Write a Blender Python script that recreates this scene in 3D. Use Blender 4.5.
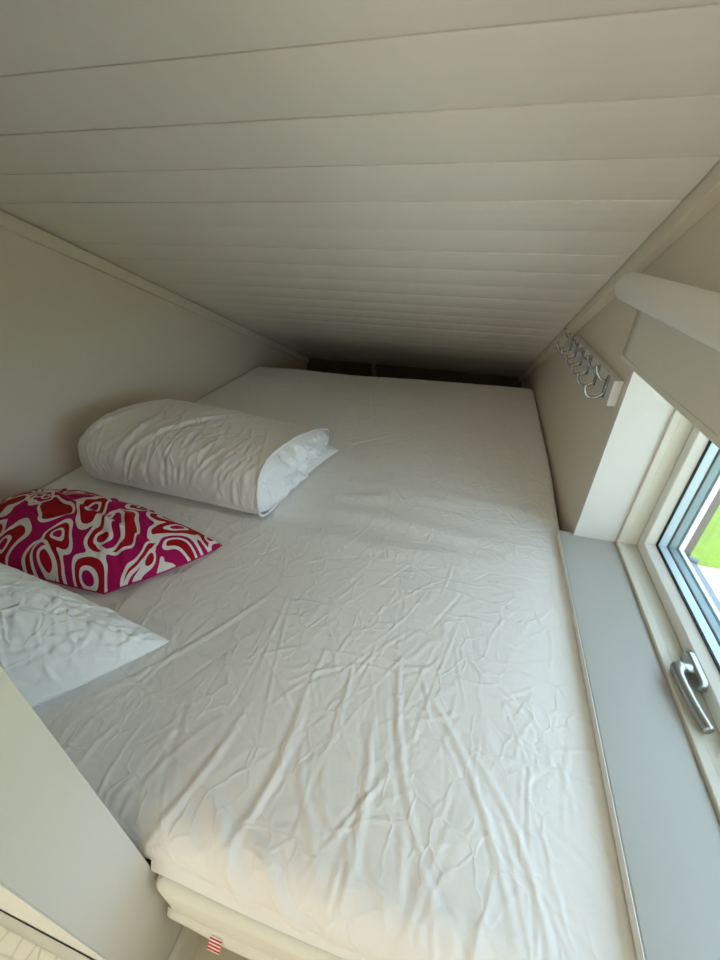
import bpy, bmesh, math, random
import numpy as np
from mathutils import Vector, Matrix

for o in list(bpy.data.objects):
    bpy.data.objects.remove(o)
SC = bpy.context.scene
COL = SC.collection
PI = math.pi

# ------------------------------------------------------------------ camera
cam_data = bpy.data.cameras.new('camera')
cam = bpy.data.objects.new('camera', cam_data)
COL.objects.link(cam)
cam_data.sensor_fit = 'VERTICAL'
cam_data.sensor_height = 36.0
cam_data.sensor_width = 27.0
cam_data.lens = 405.5 / 960 * 36.0
cam_data.clip_start = 0.01
RR = ((0.95988792, 0.15570406, -0.23267698),
      (0.27981852, -0.50202941, 0.81827778),
      (0.01070248, -0.85085883, -0.52527783))
cam.matrix_world = Matrix(((RR[0][0], -RR[0][1], -RR[0][2], 0.0),
                           (RR[1][0], -RR[1][1], -RR[1][2], 0.0),
                           (RR[2][0], -RR[2][1], -RR[2][2], 1.13),
                           (0, 0, 0, 1)))
SC.camera = cam

# ------------------------------------------------------------------ world, daylight, exposure
world = bpy.data.worlds.new('daylight')
SC.world = world
world.use_nodes = True
wn, wl = world.node_tree.nodes, world.node_tree.links
wn.clear()
w_out = wn.new('ShaderNodeOutputWorld')
w_bg = wn.new('ShaderNodeBackground')
w_tc = wn.new('ShaderNodeTexCoord')
w_sep = wn.new('ShaderNodeSeparateXYZ')
w_ramp = wn.new('ShaderNodeValToRGB')
w_map = wn.new('ShaderNodeMapRange')
wl.new(w_tc.outputs['Generated'], w_sep.inputs[0])
w_ma = wn.new('ShaderNodeMath')
w_ma.operation = 'MULTIPLY_ADD'
wl.new(w_sep.outputs['X'], w_ma.inputs[0])
w_ma.inputs[1].default_value = 1.3
wl.new(w_sep.outputs['Y'], w_ma.inputs[2])
wl.new(w_ma.outputs[0], w_map.inputs['Value'])
w_map.inputs['From Min'].default_value = -0.7
w_map.inputs['From Max'].default_value = 0.0
wl.new(w_map.outputs[0], w_ramp.inputs[0])
w_ramp.color_ramp.elements[0].color = (0.78, 0.775, 0.685, 1)     # sunlit side behind the photographer
w_ramp.color_ramp.elements[1].color = (0.73, 0.82, 0.98, 1)      # clear sky on the window side
wl.new(w_ramp.outputs[0], w_bg.inputs['Color'])
w_bg.inputs['Strength'].default_value = 3.7
wl.new(w_bg.outputs[0], w_out.inputs['Surface'])


sun_data = bpy.data.lights.new('sun', 'SUN')
sun_data.energy = 14.0
sun_data.angle = 0.01
sun_data.color = (1.0, 0.95, 0.86)
sun = bpy.data.objects.new('sun', sun_data)
sun.rotation_euler = Vector((0.12, -0.62, -0.78)).to_track_quat('-Z', 'Y').to_euler()
sun.location = (0, 6, 8)
COL.objects.link(sun)


def portal(name, loc, rot, sx, sy):
    d = bpy.data.lights.new(name, 'AREA')
    d.shape = 'RECTANGLE'
    d.size, d.size_y = sx, sy
    d.cycles.is_portal = True
    o = bpy.data.objects.new(name, d)
    o.location, o.rotation_euler = loc, rot
    COL.objects.link(o)
    return o


portal('window_daylight_portal', (0.61, 0.36, 0.72), (0, PI / 2, 0), 0.62, 1.3)
portal('rear_daylight_portal', (-0.70, -2.26, 1.0), (PI / 2, 0, 0), 1.1, 2.0)

SC.view_settings.view_transform = 'Standard'
SC.view_settings.look = 'None'
SC.view_settings.gamma = 1.0
SC.view_settings.exposure = 0.42
SC.view_settings.use_curve_mapping = False
SC.cycles.max_bounces = 14
SC.cycles.diffuse_bounces = 10
SC.cycles.glossy_bounces = 4
SC.cycles.transparent_max_bounces = 16
SC.cycles.sample_clamp_indirect = 6.0
SC.cycles.use_denoising = True


# ------------------------------------------------------------------ materials
def new_mat(name, color, rough=0.6, metal=0.0, spec=0.5, noise_scale=0.0, noise_bump=0.0, tint=0.0, sheen=0.0, distance=0.002):
    m = bpy.data.materials.new(name)
    m.use_nodes = True
    nt = m.node_tree
    b = nt.nodes['Principled BSDF']
    b.inputs['Base Color'].default_value = (*color, 1)
    b.inputs['Roughness'].default_value = rough
    b.inputs['Metallic'].default_value = metal
    b.inputs['Specular IOR Level'].default_value = spec
    if sheen:
        b.inputs['Sheen Weight'].default_value = sheen
    if noise_scale:
        tc = nt.nodes.new('ShaderNodeTexCoord')
        n = nt.nodes.new('ShaderNodeTexNoise')
        n.inputs['Scale'].default_value = noise_scale
        n.inputs['Detail'].default_value = 6
        nt.links.new(tc.outputs['Object'], n.inputs['Vector'])
        if noise_bump:
            bp = nt.nodes.new('ShaderNodeBump')
            bp.inputs['Strength'].default_value = noise_bump
            bp.inputs['Distance'].default_value = distance
            nt.links.new(n.outputs['Fac'], bp.inputs['Height'])
            nt.links.new(bp.outputs[0], b.inputs['Normal'])
        if tint:
            mx = nt.nodes.new('ShaderNodeMix')
            mx.data_type = 'RGBA'
            mx.inputs['A'].default_value = (*[c * (1 - tint) for c in color], 1)
            mx.inputs['B'].default_value = (*[min(1, c * (1 + tint)) for c in color], 1)
            nt.links.new(n.outputs['Fac'], mx.inputs['Factor'])
            nt.links.new(mx.outputs['Result'], b.inputs['Base Color'])
    return m


M = {}
M['wall'] = new_mat('cream_wall_paint', (0.72, 0.655, 0.56), 0.55, 0, 0.3, 40, 0.08, 0.02)
M['ceiling'] = new_mat('satin_white_board_paint', (0.79, 0.76, 0.705), 0.30, 0, 0.5, 25, 0.05, 0.03)
M['trim'] = new_mat('white_trim_paint', (0.72, 0.70, 0.62), 0.4, 0, 0.4, 30, 0.05, 0.02)
M['white'] = new_mat('white_lining_paint', (0.68, 0.67, 0.65), 0.4, 0, 0.4, 30, 0.04, 0.01)
M['wall_white'] = new_mat('white_partition_paint', (0.66, 0.64, 0.58), 0.45, 0, 0.4, 30, 0.05, 0.01)
M['frame'] = new_mat('ivory_window_frame_paint', (0.68, 0.655, 0.58), 0.35, 0, 0.4, 30, 0.04, 0.01)
M['sill'] = new_mat('white_sill_laminate', (0.43, 0.425, 0.40), 0.28, 0, 0.5, 60, 0.02, 0.01)
M['sheet'] = new_mat('white_cotton_sheet', (0.86, 0.84, 0.82), 0.75, 0, 0.25, 700, 0.12, 0.01, 0.15, 0.001)
M['duvet'] = new_mat('white_duvet_cotton', (0.87, 0.85, 0.83), 0.75, 0, 0.25, 600, 0.12, 0.01, 0.15, 0.001)
M['pillow'] = new_mat('white_pillowcase_cotton', (0.91, 0.92, 0.91), 0.7, 0, 0.3, 600, 0.12, 0.01, 0.2, 0.001)
M['mattress'] = new_mat('white_mattress_ticking', (0.80, 0.785, 0.70), 0.8, 0, 0.2, 300, 0.3, 0.02, 0.1)
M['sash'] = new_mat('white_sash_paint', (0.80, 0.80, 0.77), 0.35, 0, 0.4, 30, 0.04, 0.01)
M['dark_back'] = new_mat('dark_brown_back_wall', (0.17, 0.14, 0.095), 0.8, 0, 0.2, 14, 0.1, 0.1)  # dark brown tone over the whole low back wall
M['roll'] = new_mat('white_blind_roll', (0.84, 0.83, 0.79), 0.6, 0, 0.3, 300, 0.1, 0.01)
M['blind'] = new_mat('ivory_blind_fabric', (0.74, 0.72, 0.64), 0.7, 0, 0.3, 900, 0.15, 0.01)
M['chrome'] = new_mat('chrome_plating', (0.40, 0.40, 0.39), 0.22, 1.0, 0.5, 50, 0.02)
M['steel'] = new_mat('satin_steel', (0.45, 0.46, 0.46), 0.3, 1.0, 0.5, 80, 0.03)
M['black'] = new_mat('black_rubber_gasket', (0.012, 0.012, 0.014), 0.6, 0, 0.3, 90, 0.05)
M['spacer'] = new_mat('grey_glazing_spacer', (0.50, 0.60, 0.66), 0.35, 0.2, 0.5, 90, 0.05)
M['spacer_dark'] = new_mat('slate_glazing_spacer', (0.22, 0.30, 0.33), 0.4, 0.1, 0.5, 90, 0.05)
M['outer'] = new_mat('white_outer_frame_paint', (0.72, 0.80, 0.80), 0.5, 0, 0.4, 60, 0.05)
M['brown'] = new_mat('brown_exterior_boards', (0.20, 0.15, 0.12), 0.8, 0, 0.2, 30, 0.2, 0.2)
M['zinc'] = new_mat('grey_metal_flashing', (0.20, 0.21, 0.26), 0.4, 0.6, 0.5, 60, 0.05, 0.1)
M['floor'] = new_mat('cream_floor', (0.72, 0.67, 0.52), 0.5, 0, 0.3, 12, 0.05, 0.06)
M['pipe'] = new_mat('grey_pipe_paint', (0.34, 0.33, 0.29), 0.4, 0, 0.4, 60, 0.05)
M['red_thread'] = new_mat('red_woven_stripe', (0.62, 0.05, 0.035), 0.8, 0, 0.2, 900, 0.2)
M['dark_wood'] = new_mat('pine_bed_slat', (0.45, 0.32, 0.19), 0.6, 0, 0.3, 30, 0.1, 0.15)
M['lawn'] = new_mat('sunlit_lawn', (0.10, 0.155, 0.02), 0.9, 0, 0.1, 9, 0.8, 0.45)


def crinkle(m, scale, dist, seed, stretch=(1, 1, 1), strength=0.8):
    """network of fine sharp creases, chained before the weave bump"""
    nt = m.node_tree
    b = nt.nodes['Principled BSDF']
    tc = nt.nodes.new('ShaderNodeTexCoord')
    prev = b.inputs['Normal'].links[0].from_socket if b.inputs['Normal'].is_linked else None
    wn_ = nt.nodes.new('ShaderNodeTexNoise')
    wn_.inputs['Scale'].default_value = scale * 0.7
    wn_.inputs['Detail'].default_value = 2
    nt.links.new(tc.outputs['Object'], wn_.inputs['Vector'])
    sc_ = nt.nodes.new('ShaderNodeVectorMath')
    sc_.operation = 'SCALE'
    sc_.inputs['Scale'].default_value = 0.9 / scale
    nt.links.new(wn_.outputs['Color'], sc_.inputs[0])
    ad = nt.nodes.new('ShaderNodeVectorMath')
    ad.operation = 'ADD'
    nt.links.new(tc.outputs['Object'], ad.inputs[0])
    nt.links.new(sc_.outputs[0], ad.inputs[1])
    mp = nt.nodes.new('ShaderNodeMapping')
    mp.inputs['Scale'].default_value = stretch
    mp.inputs['Location'].default_value = (seed * 3.7, seed * 1.3, seed * 0.7)
    nt.links.new(ad.outputs[0], mp.inputs['Vector'])
    v = nt.nodes.new('ShaderNodeTexVoronoi')
    v.feature = 'DISTANCE_TO_EDGE'
    v.inputs['Scale'].default_value = scale
    nt.links.new(mp.outputs[0], v.inputs['Vector'])
    mr = nt.nodes.new('ShaderNodeMapRange')
    mr.interpolation_type = 'SMOOTHSTEP'
    mr.inputs['From Min'].default_value = 0.0
    mr.inputs['From Max'].default_value = 0.10
    mr.inputs['To Min'].default_value = 1.0
    mr.inputs['To Max'].default_value = 0.0
    nt.links.new(v.outputs['Distance'], mr.inputs['Value'])
    gate = nt.nodes.new('ShaderNodeTexNoise')
    gate.inputs['Scale'].default_value = scale * 0.45
    nt.links.new(mp.outputs[0], gate.inputs['Vector'])
    gm = nt.nodes.new('ShaderNodeMapRange')
    gm.inputs['From Min'].default_value = 0.42
    gm.inputs['From Max'].default_value = 0.62
    nt.links.new(gate.outputs['Fac'], gm.inputs['Value'])
    mu = nt.nodes.new('ShaderNodeMath')
    mu.operation = 'MULTIPLY'
    nt.links.new(mr.outputs[0], mu.inputs[0])
    nt.links.new(gm.outputs[0], mu.inputs[1])
    bp = nt.nodes.new('ShaderNodeBump')
    bp.inputs['Strength'].default_value = strength
    bp.inputs['Distance'].default_value = dist
    nt.links.new(mu.outputs[0], bp.inputs['Height'])
    if prev is not None:
        nt.links.new(prev, bp.inputs['Normal'])
    nt.links.new(bp.outputs[0], b.inputs['Normal'])


crinkle(M['sheet'], 11.0, 0.0010, 1, (1.25, 0.45, 1.0))
crinkle(M['sheet'], 15.0, 0.0010, 2, (0.5, 1.2, 1.0))
crinkle(M['sheet'], 26.0, 0.0008, 5, (1.0, 0.8, 1.0))
crinkle(M['duvet'], 14.0, 0.0025, 3, (1.6, 0.6, 0.6))
crinkle(M['pillow'], 14.0, 0.0018, 4)
crinkle(M['pillow'], 24.0, 0.0018, 6)


def glass_mat():
    m = bpy.data.materials.new('clear_glass')
    m.use_nodes = True
    nt = m.node_tree
    nt.nodes.clear()
    out = nt.nodes.new('ShaderNodeOutputMaterial')
    tr = nt.nodes.new('ShaderNodeBsdfTransparent')
    tr.inputs[0].default_value = (0.95, 0.98, 0.98, 1)
    gl = nt.nodes.new('ShaderNodeBsdfGlossy')
    gl.inputs['Roughness'].default_value = 0.02
    fr = nt.nodes.new('ShaderNodeLayerWeight')
    fr.inputs['Blend'].default_value = 0.5
    pw = nt.nodes.new('ShaderNodeMath')
    pw.operation = 'POWER'
    pw.inputs[1].default_value = 5.0
    nt.links.new(fr.outputs['Facing'], pw.inputs[0])
    ma = nt.nodes.new('ShaderNodeMath')
    ma.operation = 'MULTIPLY_ADD'
    ma.inputs[1].default_value = 0.6
    ma.inputs[2].default_value = 0.03
    nt.links.new(pw.outputs[0], ma.inputs[0])
    mx = nt.nodes.new('ShaderNodeMixShader')
    nt.links.new(ma.outputs[0], mx.inputs[0])
    nt.links.new(tr.outputs[0], mx.inputs[1])
    nt.links.new(gl.outputs[0], mx.inputs[2])
    nt.links.new(mx.outputs[0], out.inputs['Surface'])
    return m


M['glass'] = glass_mat()


def gravel_mat():
    m = new_mat('pale_gravel', (0.45, 0.42, 0.38), 0.9, 0, 0.2)
    nt = m.node_tree
    b = nt.nodes['Principled BSDF']
    tc = nt.nodes.new('ShaderNodeTexCoord')
    v = nt.nodes.new('ShaderNodeTexVoronoi')
    v.inputs['Scale'].default_value = 16
    rp = nt.nodes.new('ShaderNodeValToRGB')
    rp.color_ramp.elements[0].color = (0.52, 0.50, 0.46, 1)
    rp.color_ramp.elements[1].color = (0.22, 0.19, 0.15, 1)
    rp.color_ramp.elements[0].position = 0.3
    bp = nt.nodes.new('ShaderNodeBump')
    bp.invert = True
    bp.inputs['Distance'].default_value = 0.03
    nt.links.new(tc.outputs['Object'], v.inputs['Vector'])
    nt.links.new(v.outputs['Distance'], rp.inputs[0])
    nt.links.new(rp.outputs[0], b.inputs['Base Color'])
    nt.links.new(v.outputs['Distance'], bp.inputs['Height'])
    nt.links.new(bp.outputs[0], b.inputs['Normal'])
    return m


M['gravel'] = gravel_mat()


def hex_mat():
    m = new_mat('white_hexagon_embossed_vinyl', (0.80, 0.80, 0.70), 0.5, 0, 0.3)
    nt = m.node_tree
    b = nt.nodes['Principled BSDF']
    tc = nt.nodes.new('ShaderNodeTexCoord')
    v = nt.nodes.new('ShaderNodeTexVoronoi')
    v.feature = 'DISTANCE_TO_EDGE'
    v.inputs['Scale'].default_value = 44
    v.inputs['Randomness'].default_value = 0.8
    rp = nt.nodes.new('ShaderNodeValToRGB')
    rp.color_ramp.elements[0].color = (0.70, 0.70, 0.60, 1)
    rp.color_ramp.elements[1].color = (0.86, 0.86, 0.78, 1)
    rp.color_ramp.elements[1].position = 0.1
    bp = nt.nodes.new('ShaderNodeBump')
    bp.inputs['Distance'].default_value = 0.004
    nt.links.new(tc.outputs['Object'], v.inputs['Vector'])
    nt.links.new(v.outputs['Distance'], rp.inputs[0])
    nt.links.new(rp.outputs[0], b.inputs['Base Color'])
    nt.links.new(rp.outputs[0], bp.inputs['Height'])
    nt.links.new(bp.outputs[0], b.inputs['Normal'])
    return m


M['hex'] = hex_mat()


def cushion_mat():
    """magenta and red curling shapes with white outlines, printed on cotton"""
    m = new_mat('red_magenta_print', (0.5, 0.0, 0.1), 0.75, 0, 0.2)
    nt = m.node_tree
    N, L = nt.nodes, nt.links
    b = N['Principled BSDF']
    tc = N.new('ShaderNodeUVMap')
    tc.uv_map = 'flat'

    def math_n(op, a, c=None):
        n = N.new('ShaderNodeMath')
        n.operation = op
        for i, x in enumerate((a, c)):
            if x is None:
                continue
            if isinstance(x, (int, float)):
                n.inputs[i].default_value = x
            else:
                L.new(x, n.inputs[i])
        return n.outputs[0]
    nz = N.new('ShaderNodeTexNoise')
    nz.inputs['Scale'].default_value = 6.0
    nz.inputs['Detail'].default_value = 1.0
    L.new(tc.outputs[0], nz.inputs['Vector'])
    sub = N.new('ShaderNodeVectorMath')
    sub.operation = 'SUBTRACT'
    L.new(nz.outputs['Color'], sub.inputs[0])
    sub.inputs[1].default_value = (0.5, 0.5, 0.5)
    scl = N.new('ShaderNodeVectorMath')
    scl.operation = 'SCALE'
    L.new(sub.outputs[0], scl.inputs[0])
    scl.inputs['Scale'].default_value = 0.20
    add = N.new('ShaderNodeVectorMath')
    add.operation = 'ADD'
    L.new(tc.outputs[0], add.inputs[0])
    L.new(scl.outputs[0], add.inputs[1])
    def blobs(scale, off, smooth):
        o = N.new('ShaderNodeVectorMath')
        o.operation = 'ADD'
        L.new(add.outputs[0], o.inputs[0])
        o.inputs[1].default_value = off
        v = N.new('ShaderNodeTexVoronoi')
        v.voronoi_dimensions = '2D'
        v.feature = 'SMOOTH_F1'
        v.inputs['Scale'].default_value = scale
        v.inputs['Smoothness'].default_value = smooth
        v.inputs['Randomness'].default_value = 0.85
        L.new(o.outputs[0], v.inputs['Vector'])
        return v.outputs['Distance']

    def contour(d, level, width):
        return math_n('LESS_THAN', math_n('ABSOLUTE', math_n('SUBTRACT', d, level)), width)
    a = blobs(11.0, (0.0, 0.0, 0.0), 0.25)
    c = blobs(8.5, (0.37, 0.21, 0.0), 0.2)
    white = math_n('MAXIMUM', math_n('MAXIMUM', contour(a, 0.17, 0.040), contour(a, 0.40, 0.046)), math_n('MULTIPLY', contour(c, 0.33, 0.034), math_n('GREATER_THAN', a, 0.17)))
    ringz = math_n('MULTIPLY', math_n('GREATER_THAN', a, 0.17), math_n('LESS_THAN', a, 0.40))
    core = math_n('LESS_THAN', c, 0.33)
    isred = math_n('ABSOLUTE', math_n('SUBTRACT', ringz, core))
    mx = N.new('ShaderNodeMix')
    mx.data_type = 'RGBA'
    L.new(isred, mx.inputs['Factor'])
    mx.inputs['A'].default_value = (0.43, 0.003, 0.10, 1)
    mx.inputs['B'].default_value = (0.38, 0.003, 0.014, 1)
    mw = N.new('ShaderNodeMix')
    mw.data_type = 'RGBA'
    L.new(white, mw.inputs['Factor'])
    L.new(mx.outputs['Result'], mw.inputs['A'])
    mw.inputs['B'].default_value = (0.80, 0.74, 0.70, 1)
    L.new(mw.outputs['Result'], b.inputs['Base Color'])
    return m


M['print'] = cushion_mat()


# ------------------------------------------------------------------ object helpers
def link(name, me, mat, parent=None, smooth=False, mats=None):
    for mm in (mats or [mat]):
        me.materials.append(mm)
    if smooth:
        me.polygons.foreach_set('use_smooth', [True] * len(me.polygons))
    me.update()
    o = bpy.data.objects.new(name, me)
    COL.objects.link(o)
    if parent is not None:
        o.parent = parent
    return o


def obj(name, bm, mat, parent=None, smooth=False, bevel=0.0):
    bmesh.ops.recalc_face_normals(bm, faces=bm.faces)
    me = bpy.data.meshes.new(name)
    bm.to_mesh(me)
    bm.free()
    o = link(name, me, mat, parent, smooth)
    if bevel:
        md = o.modifiers.new('bevel', 'BEVEL')
        md.width = bevel
        md.segments = 2
        md.limit_method = 'ANGLE'
    return o


def pydata(name, verts, faces, mat, parent=None, smooth=True):
    me = bpy.data.meshes.new(name)
    me.from_pydata([tuple(map(float, v)) for v in verts], [], [tuple(int(i) for i in f) for f in faces])
    return link(name, me, mat, parent, smooth)


def empty(name, loc):
    o = bpy.data.objects.new(name, None)
    o.empty_display_size = 0.1
    o.location = loc
    COL.objects.link(o)
    return o


def keep(o, parent):
    """parent without moving: geometry is given in world coordinates"""
    o.parent = parent
    o.matrix_parent_inverse = Matrix.Translation(-Vector(parent.location))
    return o


def tag(o, label, cat, group=None):
    o['label'] = label
    o['category'] = cat
    if group:
        o['group'] = group
    return o


def struct(o):
    o['kind'] = 'structure'
    return o


def box(bm, x0, x1, y0, y1, z0, z1):
    vs = [bm.verts.new((x, y, z)) for x in (x0, x1) for y in (y0, y1) for z in (z0, z1)]
    for f in ((0, 1, 3, 2), (4, 6, 7, 5), (0, 4, 5, 1), (2, 3, 7, 6), (0, 2, 6, 4), (1, 5, 7, 3)):
        bm.faces.new([vs[i] for i in f])


def prism_x(bm, poly, x0, x1):
    """polygon in (y, z) extruded along x"""
    a = [bm.verts.new((x0, y, z)) for y, z in poly]
    b = [bm.verts.new((x1, y, z)) for y, z in poly]
    n = len(poly)
    bm.faces.new(a)
    bm.faces.new(b[::-1])
    for i in range(n):
        bm.faces.new((a[i], b[i], b[(i + 1) % n], a[(i + 1) % n]))


def prism_z(bm, poly, z0, z1):
    a = [bm.verts.new((x, y, z0)) for x, y in poly]
    b = [bm.verts.new((x, y, z1)) for x, y in poly]
    n = len(poly)
    bm.faces.new(a)
    bm.faces.new(b[::-1])
    for i in range(n):
        bm.faces.new((a[i], b[i], b[(i + 1) % n], a[(i + 1) % n]))


def tube(bm, pts, rad, seg=10, cap=True, up=(0, 0, 1)):
    """round bar along points; rad may be a number or a list of (ra, rb)"""
    pts = [Vector(p) for p in pts]
    rings = []
    for i, p in enumerate(pts):
        d = (pts[min(i + 1, len(pts) - 1)] - pts[max(i - 1, 0)]).normalized()
        u = Vector(up)
        s = d.cross(u)
        if s.length < 1e-4:
            s = d.cross(Vector((1, 0, 0)))
        s.normalize()
        t = s.cross(d).normalized()
        r = rad[i] if isinstance(rad, (list, tuple)) else rad
        ra, rb = r if isinstance(r, (list, tuple)) else (r, r)
        rings.append([bm.verts.new(p + s * ra * math.cos(2 * PI * k / seg) + t * rb * math.sin(2 * PI * k / seg)) for k in range(seg)])
    for a, b in zip(rings, rings[1:]):
        for k in range(seg):
            bm.faces.new((a[k], a[(k + 1) % seg], b[(k + 1) % seg], b[k]))
    if cap:
        bm.faces.new(rings[0][::-1])
        bm.faces.new(rings[-1])


def smooth_pts(pts, n=6):
    """Catmull-Rom through the points"""
    P = [np.array(p, float) for p in pts]
    P = [2 * P[0] - P[1]] + P + [2 * P[-1] - P[-2]]
    out = []
    for i in range(1, len(P) - 2):
        for k in range(n):
            t = k / n
            p0, p1, p2, p3 = P[i - 1], P[i], P[i + 1], P[i + 2]
            out.append(0.5 * (2 * p1 + (p2 - p0) * t + (2 * p0 - 5 * p1 + 4 * p2 - p3) * t * t + (3 * p1 - p0 - 3 * p2 + p3) * t ** 3))
    out.append(P[-2])
    return out


def rect_ring(bm, prof, y0, y1, z0, z1, closed=True):
    """mitred rectangular frame; prof = [(inset, x), ...]"""
    loops = []
    for w, x in prof:
        loops.append([bm.verts.new(p) for p in ((x, y0 + w, z0 + w), (x, y1 - w, z0 + w), (x, y1 - w, z1 - w), (x, y0 + w, z1 - w))])
    n = len(loops)
    for i in range(n if closed else n - 1):
        a, b = loops[i], loops[(i + 1) % n]
        for k in range(4):
            bm.faces.new((a[k], a[(k + 1) % 4], b[(k + 1) % 4], b[k]))


# ------------------------------------------------------------------ numeric helpers for cloth
def vnoise(x, y, z=0.0, seed=0):
    """smooth value noise, arrays in, -1..1 out"""
    x = np.asarray(x, float)
    y = np.asarray(y, float)
    z = np.zeros_like(x) + z
    xi, yi, zi = np.floor(x).astype(np.int64), np.floor(y).astype(np.int64), np.floor(z).astype(np.int64)
    fx, fy, fz = x - xi, y - yi, z - zi
    fx, fy, fz = [f * f * f * (f * (f * 6 - 15) + 10) for f in (fx, fy, fz)]

    def h(a, b, c):
        n = (a * 374761393 + b * 668265263 + c * 2147483647 + seed * 1274126177) & 0x7fffffff
        n = ((n ^ (n >> 13)) * 1274126177) & 0x7fffffff
        n = n ^ (n >> 16)
        return (n & 0xffff) / 32767.5 - 1
    r = 0
    for dz, wz in ((0, 1 - fz), (1, fz)):
        for dy, wy in ((0, 1 - fy), (1, fy)):
            for dx, wx in ((0, 1 - fx), (1, fx)):
                r = r + wz * wy * wx * h(xi + dx, yi + dy, zi + dz)
    return r


def creases(x, y, items):
    """sum of tapered fold ridges: (cx, cy, angle, length, width, height, bend)"""
    h = np.zeros_like(x)
    for cx, cy, ang, ln, wd, amp, bend in items:
        dx, dy = x - cx, y - cy
        m = (np.abs(dx) < ln) & (np.abs(dy) < ln)
        if not m.any():
            continue
        dx, dy = dx[m], dy[m]
        c, s = math.cos(ang), math.sin(ang)
        a = (dx * c + dy * s) / (ln * 0.5)
        p = (-dx * s + dy * c - bend * (a * a) * ln) / wd
        f = np.exp(-(a ** 4) * 1.2 - a * a * 0.6)
        h[m] += amp * f * (np.exp(-p * p) - 0.45 * np.exp(-((p - 1.5) ** 2)) - 0.25 * np.exp(-((p + 1.7) ** 2)))
    return h


def grid_faces(ni, nj, wrap=False):
    i, j = np.meshgrid(np.arange(ni if wrap else ni - 1), np.arange(nj - 1), indexing='ij')
    i2 = (i + 1) % ni
    return np.stack([i * nj + j, i2 * nj + j, i2 * nj + j + 1, i * nj + j + 1], -1).reshape(-1, 4)


def smoothstep(a, b, x):
    t = np.clip((x - a) / (b - a), 0, 1)
    return t * t * (3 - 2 * t)


# ------------------------------------------------------------------ the room
XL, XR = -1.292, 0.32              # inner faces of the long walls
YB, YR = 2.97, -2.2                # low back wall, rear wall behind the photographer
ceil_z = lambda y: 1.605 - 0.448 * y
MT = 0.42                          # mattress top
WY0, WY1, WZ0, WZ1 = -0.25, 0.975, 0.44, 1.00   # window opening

bm = bmesh.new()
box(bm, XL - 0.2, XR + 0.24, YR - 0.2, YB + 0.2, -0.12, 0.0)
struct(obj('floor', bm, M['floor']))

# sloped ceiling of tongue-and-groove boards, each very slightly crowned
bm = bmesh.new()
pitch, y_seam = 0.1035, 0.643
k0 = int(math.floor((YR - y_seam) / pitch)) - 1
k1 = int(math.ceil((YB + 0.15 - y_seam) / pitch))
ln = math.hypot(1, 0.448)
nrm = (-0.448 / ln, -1 / ln)        # points down into the room
rng = random.Random(4)
prof = []
for k in range(k0, k1):
    ya, yb = y_seam + k * pitch, y_seam + (k + 1) * pitch
    step = rng.uniform(-0.0006, 0.0006)
    gw = 0.0014 if ya < 0.9 else (rng.choice((0.0005, 0.0010)) if ya < 1.3 else 0.0005)
    gd = 0.006 if ya < 0.9 else 0.004
    for f, d in ((0.0, -gd), (gw / pitch * 0.5, -gd), (gw / pitch, -0.0003), (0.05, 0.0002), (0.25, 0.0014), (0.5, 0.0019),
                 (0.75, 0.0014), (0.95, 0.0002), (1 - gw / pitch, -0.0003), (1 - gw / pitch * 0.5, -gd)):
        y = ya + f * (yb - ya)
        d += step
        prof.append((y + nrm[0] * d, ceil_z(y) + nrm[1] * d))
cxs = (XL - 0.02, -0.9, -0.4, 0.0, 0.29)
cols = [[bm.verts.new((x, y, z)) for y, z in prof] for x in cxs]
for a, b in zip(cols, cols[1:]):
    for j in range(len(prof) - 1):
        bm.faces.new((a[j], b[j], b[j + 1], a[j + 1]))
# upper skin closes the slab
up = [[bm.verts.new((x, y, ceil_z(y) + 0.06)) for y in (prof[0][0], prof[-1][0])] for x in (XL - 0.02, 0.29)]
bm.faces.new((up[0][0], up[0][1], up[1][1], up[1][0]))
bm.faces.new([c[0] for c in cols] + [up[1][0], up[0][0]])
bm.faces.new([c[-1] for c in cols][::-1] + [up[0][1], up[1][1]])
bm.faces.new(cols[0][::-1] + [up[0][0], up[0][1]])
bm.faces.new(cols[-1] + [up[1][1], up[1][0]])
struct(obj('ceiling', bm, M['ceiling']))
# roof over everything keeps daylight out of the joints
bm = bmesh.new()
prism_x(bm, [(YR - 0.25, ceil_z(YR - 0.25) + 0.07), (YB + 0.3, ceil_z(YB + 0.3) + 0.07), (YB + 0.3, ceil_z(YB + 0.3) + 0.2), (YR - 0.25, ceil_z(YR - 0.25) + 0.2)], XL - 0.25, XR + 0.3)
struct(obj('ceiling_roof', bm, M['brown']))

# walls
bm = bmesh.new()
prism_x(bm, [(YR, 0), (YB + 0.1, 0), (YB + 0.1, ceil_z(YB + 0.1) + 0.068), (YR, ceil_z(YR) + 0.068)], XL - 0.15, XL)
struct(obj('wall_left', bm, M['wall']))
bm = bmesh.new()
XO = 0.56
topz = lambda y: ceil_z(y) + 0.068
prism_x(bm, [(YR, 0), (YB + 0.1, 0), (YB + 0.1, topz(YB + 0.1)), (2.55, 0.421), (YR, 0.421)], XR, XO)
prism_x(bm, [(WY1 + 0.015, 0.421), (2.55, 0.421), (2.55, topz(2.55)), (WY1 + 0.015, topz(WY1 + 0.015))], XR, XO)
prism_x(bm, [(YR, 0.421), (WY0 - 0.015, 0.421), (WY0 - 0.015, topz(WY0 - 0.015)), (YR, topz(YR))], XR, XO)
prism_x(bm, [(WY0 - 0.015, WZ1 + 0.015), (WY1 + 0.015, WZ1 + 0.015), (WY1 + 0.015, topz(WY1 + 0.015)), (WY0 - 0.015, topz(WY0 - 0.015))], XR, XO)
struct(obj('wall_right', bm, M['wall']))
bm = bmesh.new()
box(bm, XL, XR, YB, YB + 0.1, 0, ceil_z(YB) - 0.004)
struct(obj('wall_back', bm, M['dark_back']))
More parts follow.
